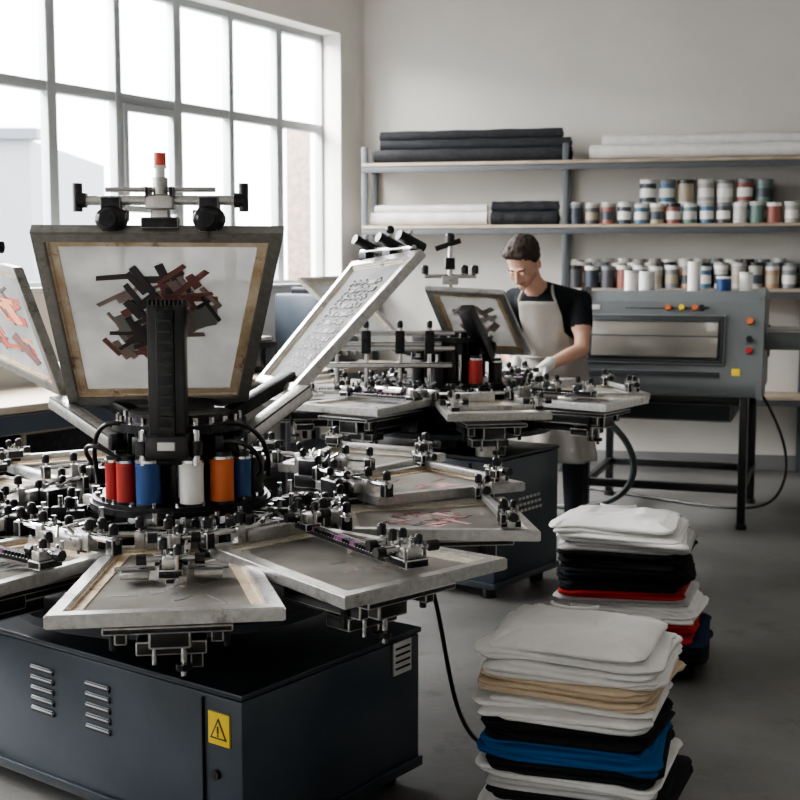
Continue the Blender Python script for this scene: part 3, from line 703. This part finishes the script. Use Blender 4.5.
he((0,.088,-.063),(.025,.013,.011)); he((0,.084,-.092),(.022,.015,.016))
mb.cap(MH@V((0,-.03,-.05)),Nt-(Nt-Nb)*.3,.055,.056,skin)
o=mb.obj('head',wk); me=remesh(o,.0042,2); me.materials.clear(); me.materials.append(skin); me.materials.append(stub); me.materials.append(lipm)
MHi=MH.inverted()
for p in me.polygons:
    c=MHi@p.center
    if c.z<-.048 and c.y>.0 and c.z>-.135: p.material_index=1
    if abs(c.x)<.024 and -.070<c.z<-.056 and c.y>.085: p.material_index=2
mb=MB()
for sg in (-1,1):
    mb.sph(MH@T(sg*.031,.0925,-.008),(.010,.003,.0022),white,10); mb.sph(MH@T(sg*.031,.0945,-.008),(.004,.0018,.0022),black,8)
    mb.cap(MH@V((sg*.021,.094,-.006)),MH@V((sg*.042,.089,-.006)),.0016,.0014,hairm)
    mb.cap(MH@V((sg*.016,.093,.020)),MH@V((sg*.047,.084,.022)),.0040,.003,hairm)
mb.cap(MH@V((-.02,.098,-.063)),MH@V((.02,.098,-.063)),.0016,.0016,lipm)
mb.obj('face_details',wk)
mb=MB()
he((0,-.03,.05),(.090,.102,.092),hairm); he((0,.045,.108),(.062,.045,.034),hairm); he((.03,.055,.100),(.042,.034,.028),hairm); he((-.03,.05,.100),(.042,.034,.026),hairm)
he((0,-.075,.0),(.066,.045,.075),hairm); he((.073,-.02,.035),(.017,.040,.044),hairm); he((-.073,-.02,.035),(.017,.040,.044),hairm)
o=mb.obj('hair',wk); me=remesh(o,.006,2)
for v in me.vertices:
    q=MHi@v.co; n=noise.noise(q*60)*.006; v.co+= (MH.to_3x3()@q.normalized())*n
me.materials.clear(); me.materials.append(hairm)
def hand(name,wr,d,nrm,side,curl,sc=1.08):
    mb=MB(); d=d.normalized(); nrm=(nrm-d*nrm.dot(d)).normalized(); lat=nrm.cross(d)*side
    Mh=basis(lat,d,nrm,wr)@Matrix.Scale(sc,4)
    mb.sph(Mh@T(0,.05,0),(.042,.052,.018),glove,18); mb.cap(wr,wr+d*.04,.03,.03,glove); mb.cap(wr-d*.045,wr,.036,.032,glove)
    for k,(lx,ln) in enumerate(((-.030,.072),(-.010,.082),(.011,.077),(.030,.060))):
        p=Mh@V((lx,.085,0)); ang=.15
        for j,fr in enumerate((.45,.32,.23)):
            ang+=curl*(1+.12*k)*(.6 if j==0 else 1); q=p+(Mh.to_3x3()@V((lx*.5*(j==0),math.cos(ang),-math.sin(ang))))*ln*fr*1.05
            mb.cap(p,q,.0098-.0008*j,.0092-.0008*j,glove); p=q
        mb.cap(Mh@V((lx*.8,.05,0)),Mh@V((lx,.085,0)),.011,.0105,glove)
    p=Mh@V((-.03,.025,-.004)); q=Mh@V((-.058,.058,-.014)); r=Mh@V((-.062,.092,-.024))
    mb.cap(p,q,.015,.012,glove); mb.cap(q,r,.0115,.009,glove)
    o=mb.obj(name,wk); me=remesh(o,.0032,2); me.materials.clear(); me.materials.append(glove)
hand('hand_left',WL,V((-.75,-.5,-.42)),V((-.2,-.1,1)),-1,.4)
hand('hand_right',WR,V((-.15,-.9,-.35)),V((0,-.3,1)),1,.4)
# ================================================================ CABLES / MISC
cable=empty('floor_cable')
curve('cable_run',[(2.25,8.1,.9),(2.5,7.9,.5),(2.45,7.8,.1),(2.2,7.8,.01),(1.7,8.4,.01),(1.3,8.8,.01)],.009,black,cable)
mb=MB()
lm=mat('fill_panel_glow',(1,.96,.91),.5,emis=7)  # glowing panels added on the unseen ceiling as fill light for the room
for x in (-2,1.8):
    for y in (2.0,5.0):
        mb.box(T(x,y,HC-.06),(.25,1.6,.08),white,.01); mb.box(T(x,y,HC-.105),(.18,1.5,.02),lm)
mb.obj('ceiling_fill_panels')
# ================================================================ LIGHT
w=bpy.data.worlds.new('World'); scene.world=w; w.use_nodes=True; nt=w.node_tree
bg=nt.nodes['Background']; bg.inputs['Color'].default_value=(.95,.97,1,1); bg.inputs['Strength'].default_value=9.0
for i,(a,b) in enumerate(bays):
    L=bpy.data.lights.new('window_skylight_%d'%(i+1),'AREA'); L.shape='RECTANGLE'; L.size=b-a; L.size_y=2.2; L.energy=(1550,1550,1050)[i]; L.color=(1,.99,.98)
    o=bpy.data.objects.new('window_skylight_%d'%(i+1),L); scene.collection.objects.link(o)
    pos=ML@V(((a+b)/2,-1.5,4.5)); tgt=ML@V(((a+b)/2,2.2,.8))
    o.matrix_world=T(*pos)@(tgt-pos).to_track_quat('-Z','Y').to_matrix().to_4x4()
try: scene.view_settings.look='AgX - Medium High Contrast'
except Exception: pass
cam=bpy.data.cameras.new('camera'); co=bpy.data.objects.new('camera',cam); scene.collection.objects.link(co)
cam.lens=56.25; cam.sensor_width=36; co.location=(0,0,1.55); co.rotation_euler=(math.radians(90-5.94),0,0)
cam.dof.use_dof=True; cam.dof.focus_distance=3.6; cam.dof.aperture_fstop=5.6
cam.clip_end=200
scene.camera=co
